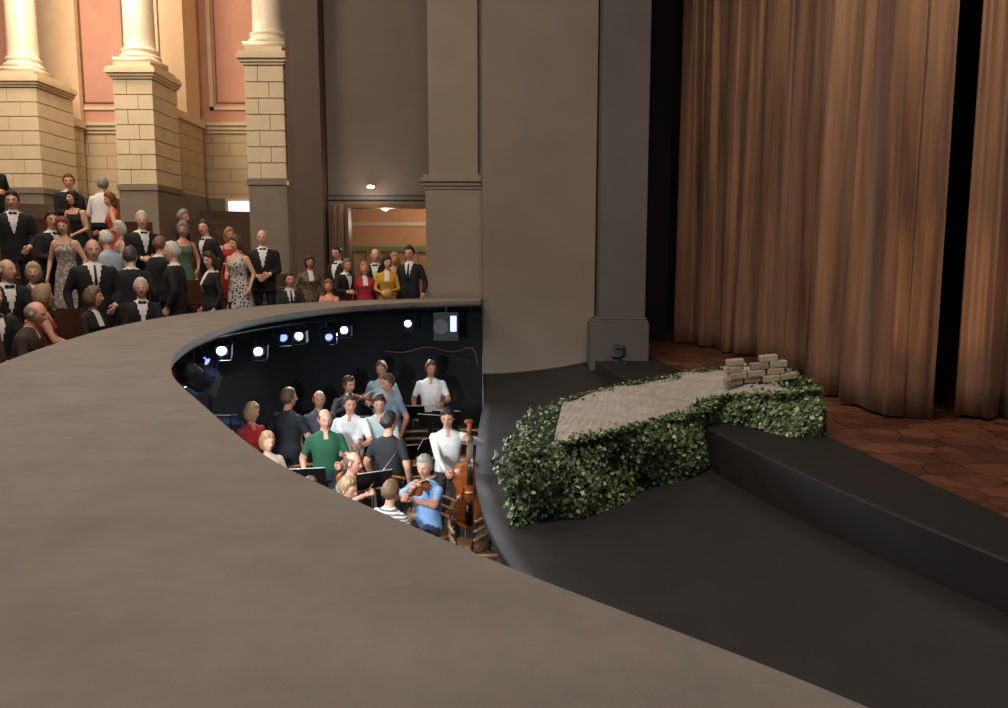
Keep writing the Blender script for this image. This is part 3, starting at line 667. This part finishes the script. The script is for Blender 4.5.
bx(mb,-4.3,-4.2,16.2,18.7,0,3.0,0); bx(mb,-.6,-.5,15.8,18.7,0,3.0,0); bx(mb,-4.3,-.5,15.8,18.7,3.0,3.08,2)
for i in range(12): mb.tube([(-4.1+i*.3,18.4,1.0),(-4.1+i*.3,18.4,1.75)],.02,1,8)
mb.build('wall_foyer',[mat('foyer_orange',(196,148,114),.8,var=.08),mat('foyer_green',(118,132,98),.7),mat('foyer_white',(200,188,165),.7)])
mb=MB(); mb.tube([(-2.55,15.3,2.95),(-2.55,15.5,2.95),(-2.55,15.6,2.9)],.02,0,8); mb.ell((-2.55,15.28,2.92),(.07,.06,.03),1); mb.build('wall_lamp',[mat('lamp_brass',(120,90,50),.3,.8),mat('lamp_bulb',(255,240,220),.4,emit=(255,238,215),es=25)],True)
mb=MB(); mb.tube([(-2.45,16.4,2.98),(-2.45,16.4,2.62)],.01,0,8); mb.ell((-2.45,16.4,2.58),(.07,.07,.04),1); mb.build('pendant_lamp',[_m['lamp_brass'],_m['lamp_bulb']],True)

# ---------------------------------------------------------------- auditorium side
cream=mat('cream_stone',(208,189,158),.75,var=.07,scale=3,bump=.1,bscale=60)
creamd=mat('cream_joint',(162,140,110),.8)
plinth=mat('plinth_grey_brown',(126,114,100),.8,var=.06,scale=3)
red=mat('salmon_wall',(194,144,124),.8,var=.06,scale=2)
marble=mat('column_marble',(230,213,188),.35,var=.10,scale=2,stretch=(1,1,.4))
gold=mat('dark_gilding',(130,92,66),.5,.2)
def pier(x0,x1,y0,y1):
    mb=MB(); bx(mb,x0,x1,y0,y1,0,3.12,1); bx(mb,x0-.03,x1+.03,y0-.03,y1+.0,3.02,3.14,1)
    bx(mb,x0+.03,x1-.03,y0+.03,y1-.03,3.1,5.3,2)
    z=3.15; k=0
    while z<5.05:
        h=.295
        xm=x0+(x1-x0)*(.62 if k%2 else .34); ym=y0+(y1-y0)*(.35 if k%2 else .65)
        bx(mb,x0,xm-.005,y0,y0+.05,z,z+h,0); bx(mb,xm+.005,x1,y0,y0+.05,z,z+h,0)
        bx(mb,x1-.05,x1,y0+.052,ym-.005,z,z+h,0); bx(mb,x1-.05,x1,ym+.005,y1,z,z+h,0); bx(mb,x0,x0+.05,y0+.052,y1,z,z+h,0)
        z+=h+.018; k+=1
    for a,z0,z1 in((.03,z,z+.05),(.07,z+.05,z+.11),(.12,z+.11,z+.20),(.09,z+.20,z+.25),(-.02,z+.25,z+.36)): bx(mb,x0-a,x1+a,y0-a,y1,z0,z1,0)
    o=mb.build('stone_pier',[cream,plinth,creamd],bevel=.006)
    zt=z+.36; r=.32; cx=(x0+x1)/2; cy=y0+.46
    mb=MB(); bx(mb,cx-.42,cx+.42,cy-.42,cy+.42,zt,zt+.10,0)
    pr=[(.10,.41),(.13,.425),(.17,.425),(.20,.40),(.22,.37),(.25,.36),(.28,.385),(.31,.385),(.34,.35),(.38,r)]
    pr+=[(.38+t*(9.9-zt-.38),r-.04*t) for t in np.linspace(.05,1,8)]
    mb.lathe((cx,cy,zt+.001),pr,0); o=mb.build('marble_column',[marble],True)
pier(-5.12,-4.35,16.0,17.3); pier(-8.30,-7.47,17.2,18.5); pier(-11.4,-10.4,18.0,19.5)
def brickmat():
    m=bpy.data.materials.new('rusticated_cream'); m.use_nodes=True; nt=m.node_tree; b=nt.nodes['Principled BSDF']; b.inputs['Roughness'].default_value=.8
    tc=nt.nodes.new('ShaderNodeTexCoord'); sp=nt.nodes.new('ShaderNodeSeparateXYZ'); cb=nt.nodes.new('ShaderNodeCombineXYZ'); ad=nt.nodes.new('ShaderNodeMath')
    nt.links.new(tc.outputs['Object'],sp.inputs[0]); nt.links.new(sp.outputs[0],ad.inputs[0]); nt.links.new(sp.outputs[1],ad.inputs[1])
    nt.links.new(ad.outputs[0],cb.inputs[0]); nt.links.new(sp.outputs[2],cb.inputs[1])
    k=nt.nodes.new('ShaderNodeTexBrick'); k.inputs['Scale'].default_value=1; k.inputs['Brick Width'].default_value=.9; k.inputs['Row Height'].default_value=.32; k.inputs['Mortar Size'].default_value=.012
    k.inputs['Color1'].default_value=rgb(192,171,138); k.inputs['Color2'].default_value=rgb(184,163,130); k.inputs['Mortar'].default_value=rgb(150,128,100)
    nt.links.new(cb.outputs[0],k.inputs['Vector']); nt.links.new(k.outputs['Color'],b.inputs['Base Color']); return m
rust=brickmat()
mb=MB(); YB=20.5
bx(mb,-15,-3.9,YB,YB+.3,0,3.1,2); bx(mb,-15,-3.9,YB,YB+.3,3.1,4.8,0)
bx(mb,-15,-3.9,YB,YB+.3,4.8,9.9,1)
for a,z0,z1 in((.05,4.72,4.80),(.10,4.80,4.90),(.16,4.90,4.98)): bx(mb,-15,-3.9,YB-a,YB,z0,z1,3)
for x0 in(-14.0,-11.3,-8.9,-5.3):
    bx(mb,x0-.38,x0+.38,YB-.25,YB,3.1,4.75,0); bx(mb,x0-.38,x0+.38,YB-.25,YB,0,3.1,2); bx(mb,x0-.30,x0+.30,YB-.22,YB,4.98,9.9,3)
mb.build('wall_auditorium_side',[rust,red,plinth,cream])
mb=MB()
for x0,x1 in((-13.5,-11.8),(-10.8,-9.4),(-8.4,-7.7),(-7.45,-5.75),(-4.9,-4.0)):
    for (a,b,c,d) in((x0,x1,5.3,5.38),(x0,x1,9.3,9.38),(x0,x0+.10,5.3,9.38),(x1-.10,x1,5.3,9.38)): bx(mb,a,b,YB-.05,YB,c,d,0)
    for (a,b,c,d) in((x0+.16,x1-.16,5.47,5.50),(x0+.16,x0+.19,5.47,9.2),(x1-.19,x1-.16,5.47,9.2)): bx(mb,a,b,YB-.03,YB,c,d,1)
mb.build('trim_1',[cream,gold])
mb=MB()
for x,y in((-4.9,17.3),(-7.9,18.5),(-10.9,19.5)):
    bx(mb,x-.35,x+.35,y+.02,YB-.26,0,3.1,1); bx(mb,x-.33,x+.33,y+.02,YB-.26,3.1,4.8,0); bx(mb,x-.40,x+.40,y+.02,YB-.26,4.8,4.98,2); bx(mb,x-.28,x+.28,y+.9,YB-.26,4.98,9.9,3)
mb.build('wall_return',[rust,plinth,cream,mat('return_cream_plaster',(212,184,150),.8,var=.06,scale=2)])
mb=MB(); bx(mb,-7.15,-6.45,YB-.06,YB,.9,3.10,0); bx(mb,-7.07,-6.53,YB-.08,YB-.05,.9,3.02,1); mb.build('door_2',[cream,mat('daylight_glass',(230,238,255),.3,emit=(205,225,255),es=1.2)])
mb=MB(); bx(mb,-15.3,-15,-3,21,-.2,9.9,0); mb.build('wall_auditorium_rear',[red])
poly('floor_auditorium',[tuple(p) for p in lerpc(.99)[::3]]+[(-.40,18.6),(-3.4,21),(-15,21),(-15,-1.7)],-.15,0,mat('auditorium_floor',(88,66,48),.5,var=.2,scale=2))
mb=MB()
for k in range(1,13):
    r=5.5+.85*(k-1); r2=r+.85; 
    a0=math.acos(-3.7/r)  ; R=[]
    for t in np.linspace(a0,math.radians(238),30):
        c,s_=math.cos(t),math.sin(t); R.append([(r*c,8+r*s_,.0),(r2*c,8+r2*s_,.0),(r2*c,8+r2*s_,.25*k),(r*c,8+r*s_,.25*k)])
    mb.loft(R,0)
mb.build('floor_seating_tiers',[mat('tier_wood',(80,60,46),.5,var=.2,scale=2)])
mb=MB(); bx(mb,-15,13,-3,21,9.9,10.05); mb.build('ceiling',[mat('ceiling_plaster',(190,175,150),.9,var=.05)])

# ---------------------------------------------------------------- stage house
blk=mat('stage_void_black',(14,13,13),.95)  # black stands in for the darkness behind the pier and curtain gap
mb=MB(); bx(mb,2.45,13,19.4,19.6,SZ,9.9); mb.build('wall_stage_rear',[blk])
mb=MB(); bx(mb,12.6,12.8,.6,19.5,SZ,9.9); mb.build('wall_stage_right',[blk])
mb=MB(); bx(mb,2.52,3.45,16.6,16.7,SZ,9.9); mb.build('black_void_flat',[blk])  # black sheet added for the dark void between pier and curtain
def curtain_mat():
    m=bpy.data.materials.new('curtain_bronze_satin'); m.use_nodes=True; nt=m.node_tree; b=nt.nodes['Principled BSDF']
    tc=nt.nodes.new('ShaderNodeTexCoord'); mp=nt.nodes.new('ShaderNodeMapping'); mp.inputs['Scale'].default_value=(1,1,.05)
    n=nt.nodes.new('ShaderNodeTexNoise'); n.inputs['Scale'].default_value=4; n.inputs['Detail'].default_value=6; n.inputs['Roughness'].default_value=.65
    nt.links.new(tc.outputs['Object'],mp.inputs[0]); nt.links.new(mp.outputs[0],n.inputs['Vector'])
    r=nt.nodes.new('ShaderNodeValToRGB'); r.color_ramp.elements[0].position=.36;r.color_ramp.elements[1].position=.68
    r.color_ramp.elements[0].color=rgb(80,56,47); r.color_ramp.elements[1].color=rgb(146,112,90)  # vertical streaks paint lit and shaded folds into the cloth colour
    nt.links.new(n.outputs['Fac'],r.inputs[0]); nt.links.new(r.outputs[0],b.inputs['Base Color'])
    b.inputs['Roughness'].default_value=.36; b.inputs['Sheen Weight'].default_value=.15; b.inputs['Sheen Roughness'].default_value=.4
    b.inputs['Specular Tint'].default_value=rgb(255,205,150)
    w=nt.nodes.new('ShaderNodeTexNoise'); w.inputs['Scale'].default_value=160; nt.links.new(tc.outputs['Object'],w.inputs['Vector'])
    bp=nt.nodes.new('ShaderNodeBump'); bp.inputs['Strength'].default_value=.15; bp.inputs['Distance'].default_value=.01
    nt.links.new(w.outputs['Fac'],bp.inputs['Height']); nt.links.new(bp.outputs[0],b.inputs['Normal']); return m
cm=curtain_mat()
drape('stage_curtain',[(3.60,16.2),(4.1,15.2),(4.5,13.8),(4.6,12.2),(4.42,10.6),(4.24,9.3),(4.28,8.45),(4.62,8.5)],SZ+.03,9.8,cm,.85,.20,rows=26,seed=3)
drape('stage_curtain',[(5.02,8.75),(5.35,8.3),(6.2,8.2),(7.2,8.0),(8.4,7.8)],SZ+.03,9.8,cm,.60,.15,rows=26,seed=7)

# ---------------------------------------------------------------- hedge platform
def ztf(x): return float(np.interp(x,[-.1,.1,.6,1.2,2.04,2.45,3.2],[-.34,-.31,-.22,-.12,-.03,.12,.27]))
def ztb(x): return float(np.interp(x,[.0,.3,1.0,1.6,2.6,3.2],[-.22,-.20,-.05,.08,.26,.30]))
def zbot(x,y):
    xb=float(np.interp(-y,[-14.1,-10.2,-8.2,-6.3],[1.5,1.9,2.1,2.45])); xe=float(np.interp(-y,[-14,-8.5,-6.25],[-.39,-.3,.09]))
    if x>=xb: return SZ
    t=max(0,(x-xe)/(xb-xe)); return -1.0+(.40)*t**1.9
front=[(.06,7.24),(.9,7.55),(1.6,7.85),(2.04,8.02),(2.35,8.25),(2.75,7.85),(3.15,7.68)]
back=[(.42,9.15),(1.0,9.35),(1.55,9.4),(1.95,9.4),(2.35,9.4),(2.8,9.3),(3.28,9.0)]
Fq=cr(front,60); Bq=cr(back,60)
def zt(i,t): return ztf(Fq[i][0])*(1-t)+ztb(Bq[i][0])*t
mb=MB(); rings=[]
for i,(a,b) in enumerate(zip(Fq,Bq)):
    dx,dy=(b-a)/np.linalg.norm(b-a)*.06
    rings.append([(a[0]+dx,a[1]+dy,zbot(*a)+.002),(a[0]+dx,a[1]+dy,zt(i,0)-.05),(b[0]-dx,b[1]-dy,zt(i,1)-.05),(b[0]-dx,b[1]-dy,zbot(*b)+.002)])
mb.loft(rings,0)
rg=[]; n=16
for i,(a,b) in enumerate(zip(Fq,Bq)):
    if a[0]<.40 or a[0]>2.9: continue
    row=[]
    for t in np.linspace(.03,.98,n):
        p=a*(1-t)+b*t; row.append((p[0]+.05,p[1],zt(i,t)-.005+.02*math.sin(p[0]*7+t*9)*math.sin(t*5)+.01*math.sin(p[0]*17+t*23)))
    rg.append(row)
V=[v for r in rg for v in r]
mb.add(V,[(i*n+j,(i+1)*n+j,(i+1)*n+j+1,i*n+j+1) for i in range(len(rg)-1) for j in range(n-1)],1)
LV=[];LF=[];LM=[]
shape=np.array([(0,0,0),(.32,.18,.06),(.50,.55,-.04),(.22,.72,.04),(0,1.05,-.06),(-.22,.72,.04),(-.50,.55,-.04),(-.32,.18,.06)])
def leaf(p,nrm,size):
    nrm=nrm+rng.normal(0,.45,3); nrm/=np.linalg.norm(nrm); t=rng.normal(0,1,3)+np.array([0,0,-.8]); t-=nrm*t.dot(nrm); t/=np.linalg.norm(t); u=np.cross(t,nrm)
    q=p+size*(shape[:,0:1]*u+shape[:,1:2]*t+shape[:,2:3]*nrm); o=len(LV); LV.extend(map(tuple,q)); LF.append((o,o+1,o+2,o+3,o+4)); LF.append((o,o+4,o+5,o+6,o+7)); m=int(rng.choice([2,3,4,5],p=[.32,.38,.21,.09])); LM.extend([m,m])
def lump(x,y,z): return .05*math.sin(5*x+3*z)+.04*math.sin(9*y+7*z+2)+.03*math.sin(13*x-6*z)
for C,sg in((Fq,-1),(Bq,1)):
    T=np.gradient(C,axis=0)
    for k in range(9000 if sg<0 else 1600):
        f=rng.uniform(0,58.99); i=int(f); p=C[i]*(1-f+i)+C[i+1]*(f-i); t=T[i]/np.linalg.norm(T[i]); nn=np.array([t[1],-t[0],0])*(1 if sg<0 else -1)
        z0=zbot(*p); z1=zt(i,0 if sg<0 else 1); z=z0+(z1-z0+.01)*rng.uniform(0,1); l=lump(p[0],p[1],z)+rng.uniform(-.05,.03)
        rounding=-.10*max(0,(z-(z1-.12))/.12)
        leaf(np.array([p[0],p[1],z])+nn*(l+rounding+.02),nn+np.array([0,0,.35]),rng.uniform(.032,.055))
for (ia,nn) in((0,np.array([-1.,0,0])),(59,np.array([1.,0,0]))):
    a,b=Fq[ia],Bq[ia]
    for k in range(2200):
        t=rng.uniform(0,1); p=a*(1-t)+b*t; z0=zbot(*p); z1=zt(ia,t); z=z0+(z1-z0+.01)*rng.uniform(0,1)
        leaf(np.array([p[0],p[1],z])+nn*(lump(p[0],p[1],z)+.03+.22*(z-z0)*(ia==0)*(1-t)),nn+np.array([0,0,.3]),rng.uniform(.032,.055))
for k in range(3400):
    f=rng.uniform(0,58.99); i=int(f); a,b=Fq[i],Bq[i]; x=a[0]
    wf=.05+.035*math.sin(x*4)+(.5 if x>2.6 and rng.random()<.35 else 0); wb=.05+.03*math.sin(x*6)
    t=abs(rng.normal(0,.5))*wf if rng.random()<.62 else 1-abs(rng.normal(0,.5))*wb
    if x<.44+.08*math.sin(k) : t=rng.uniform(0,1)
    t=min(max(t,0),1); p=a*(1-t)+b*t
    leaf(np.array([p[0]+rng.uniform(-.03,.05),p[1],zt(i,t)+rng.uniform(-.03,.015)]),np.array([0,0,1.]),rng.uniform(.032,.05))
mb.add(LV,LF,LM)
def leafm(n,c): return mat(n,c,.4,var=.25,scale=12)
mb.build('hedge_planter',[mat('hedge_core',(28,36,24),.95),mat('sand_cloth',(160,152,142),.95,var=.15,scale=9,bump=.5,bscale=50),leafm('leaf_dark',(66,88,50)),leafm('leaf_mid',(100,120,76)),leafm('leaf_light',(146,160,118)),leafm('leaf_pale',(194,200,172))],False)
mb=MB(); R0=random.Random(5)
def brick(x,y,z,yaw,l=.185,t=0):
    R=Matrix.Rotation(math.radians(yaw),3,'Z')@Matrix.Rotation(math.radians(t),3,'Y'); mb.box((x,y,z),(l,.115,.070),R0.choice([0,0,1]),R)
def zbk(x): return ztf(x)*.70+ztb(x)*.30
for j,row in enumerate([(2.50,2.70,2.90,3.09),(2.54,2.74,2.95),(2.50,2.78,2.98),(2.52,2.88)]):
    for x in row:
        brick(x,8.46+R0.uniform(-.02,.02),zbk(x)*.75+zbk(2.75)*.25+.036+.073*j+(.012 if j==0 and x<2.75 else 0),R0.uniform(-8,8),t=-6)
for x in(2.55,2.8,3.0): brick(x,8.62,zbk(x)+.042,R0.uniform(-15,15),t=-8)
mb.build('stacked_bricks',[mat('pale_brick',(170,154,134),.9,var=.15,scale=14,bump=.4,bscale=40),mat('grey_brick',(144,130,114),.9,var=.15,scale=14,bump=.4,bscale=40)],bevel=.010)
fixture('stage_floor_lamp',(1.95,13.1,-.02),(1.2,11.5,.4),mat('lens_off',(60,60,66),.2),.08,.1)
mb=MB(); mb.box((1.95,13.1,SZ+.02),(.2,.2,.04),0); mb.tube([(1.95,13.1,SZ+.02),(1.95,13.1,-.11)],.015,0,8); mb.build('lamp_floor_plate',[_m['fixture_black']])

# ---------------------------------------------------------------- lights
def area(name,loc,tgt,size,power,col):
    L=bpy.data.lights.new(name,'AREA'); L.size=size; L.energy=power; L.color=col
    o=bpy.data.objects.new(name,L); scene.collection.objects.link(o); o.location=loc
    o.rotation_euler=(Vector(tgt)-Vector(loc)).to_track_quat('-Z','Y').to_euler(); return o
W=(1,.84,.66)
area('auditorium_ceiling_light',(-8,11,9.6),(-8.5,16,3),4,660,W)
area('bay_light',(-9,16.0,9.4),(-8,20,5),3,540,(1,.83,.62))
area('hood_fill_light',(-3,4,9.5),(-2,7,0),4,700,(1,.89,.78))  # unseen area light added to brighten the hood
area('stage_fill_light',(1.5,5,9.3),(2.4,10,0),2,190,(1,.87,.76))  # weaker unseen area light added for the stage side
def spot(name,loc,tgt,p,col,size,r=.1):
    L=bpy.data.lights.new(name,'SPOT'); L.energy=p; L.color=col; L.spot_size=size; L.spot_blend=.7; L.shadow_soft_size=r
    o=bpy.data.objects.new(name,L); scene.collection.objects.link(o); o.location=loc; o.rotation_euler=(Vector(tgt)-Vector(loc)).to_track_quat('-Z','Y').to_euler()
spot('curtain_grazing_light',(2.9,1.5,6.5),(4.6,9.6,2.8),640,(1,.78,.60),.85,.12)  # unseen spot added to give the folds contrast
spot('curtain_warm_light',(3.9,3.2,.6),(4.75,8.6,1.25),260,(1,.60,.28),.36,.06)  # unseen spot without fixture, added for the orange glow low on the curtain
def point(name,loc,p,col,r=.1):
    L=bpy.data.lights.new(name,'POINT'); L.energy=p; L.color=col; L.shadow_soft_size=r; o=bpy.data.objects.new(name,L); scene.collection.objects.link(o); o.location=loc
point('foyer_light',(-2.45,16.6,2.3),22,(1,.86,.68)); point('wall_lamp_light',(-2.55,15.15,2.85),8,(1,.8,.6),.05)
point('foyer_light_2',(-1.6,17.6,2.6),16,(1,.86,.68))
w=bpy.data.worlds.new('world'); scene.world=w; w.use_nodes=True; w.node_tree.nodes['Background'].inputs[0].default_value=(.9,.81,.74,1); w.node_tree.nodes['Background'].inputs[1].default_value=.19

# ---------------------------------------------------------------- camera
cam=bpy.data.cameras.new('camera'); cam.lens=28; cam.sensor_width=36; cam.clip_start=.05
co=bpy.data.objects.new('camera',cam); scene.collection.objects.link(co); co.location=(0,0,1.55); co.rotation_euler=(math.radians(90-6.91),0,0)
scene.camera=co
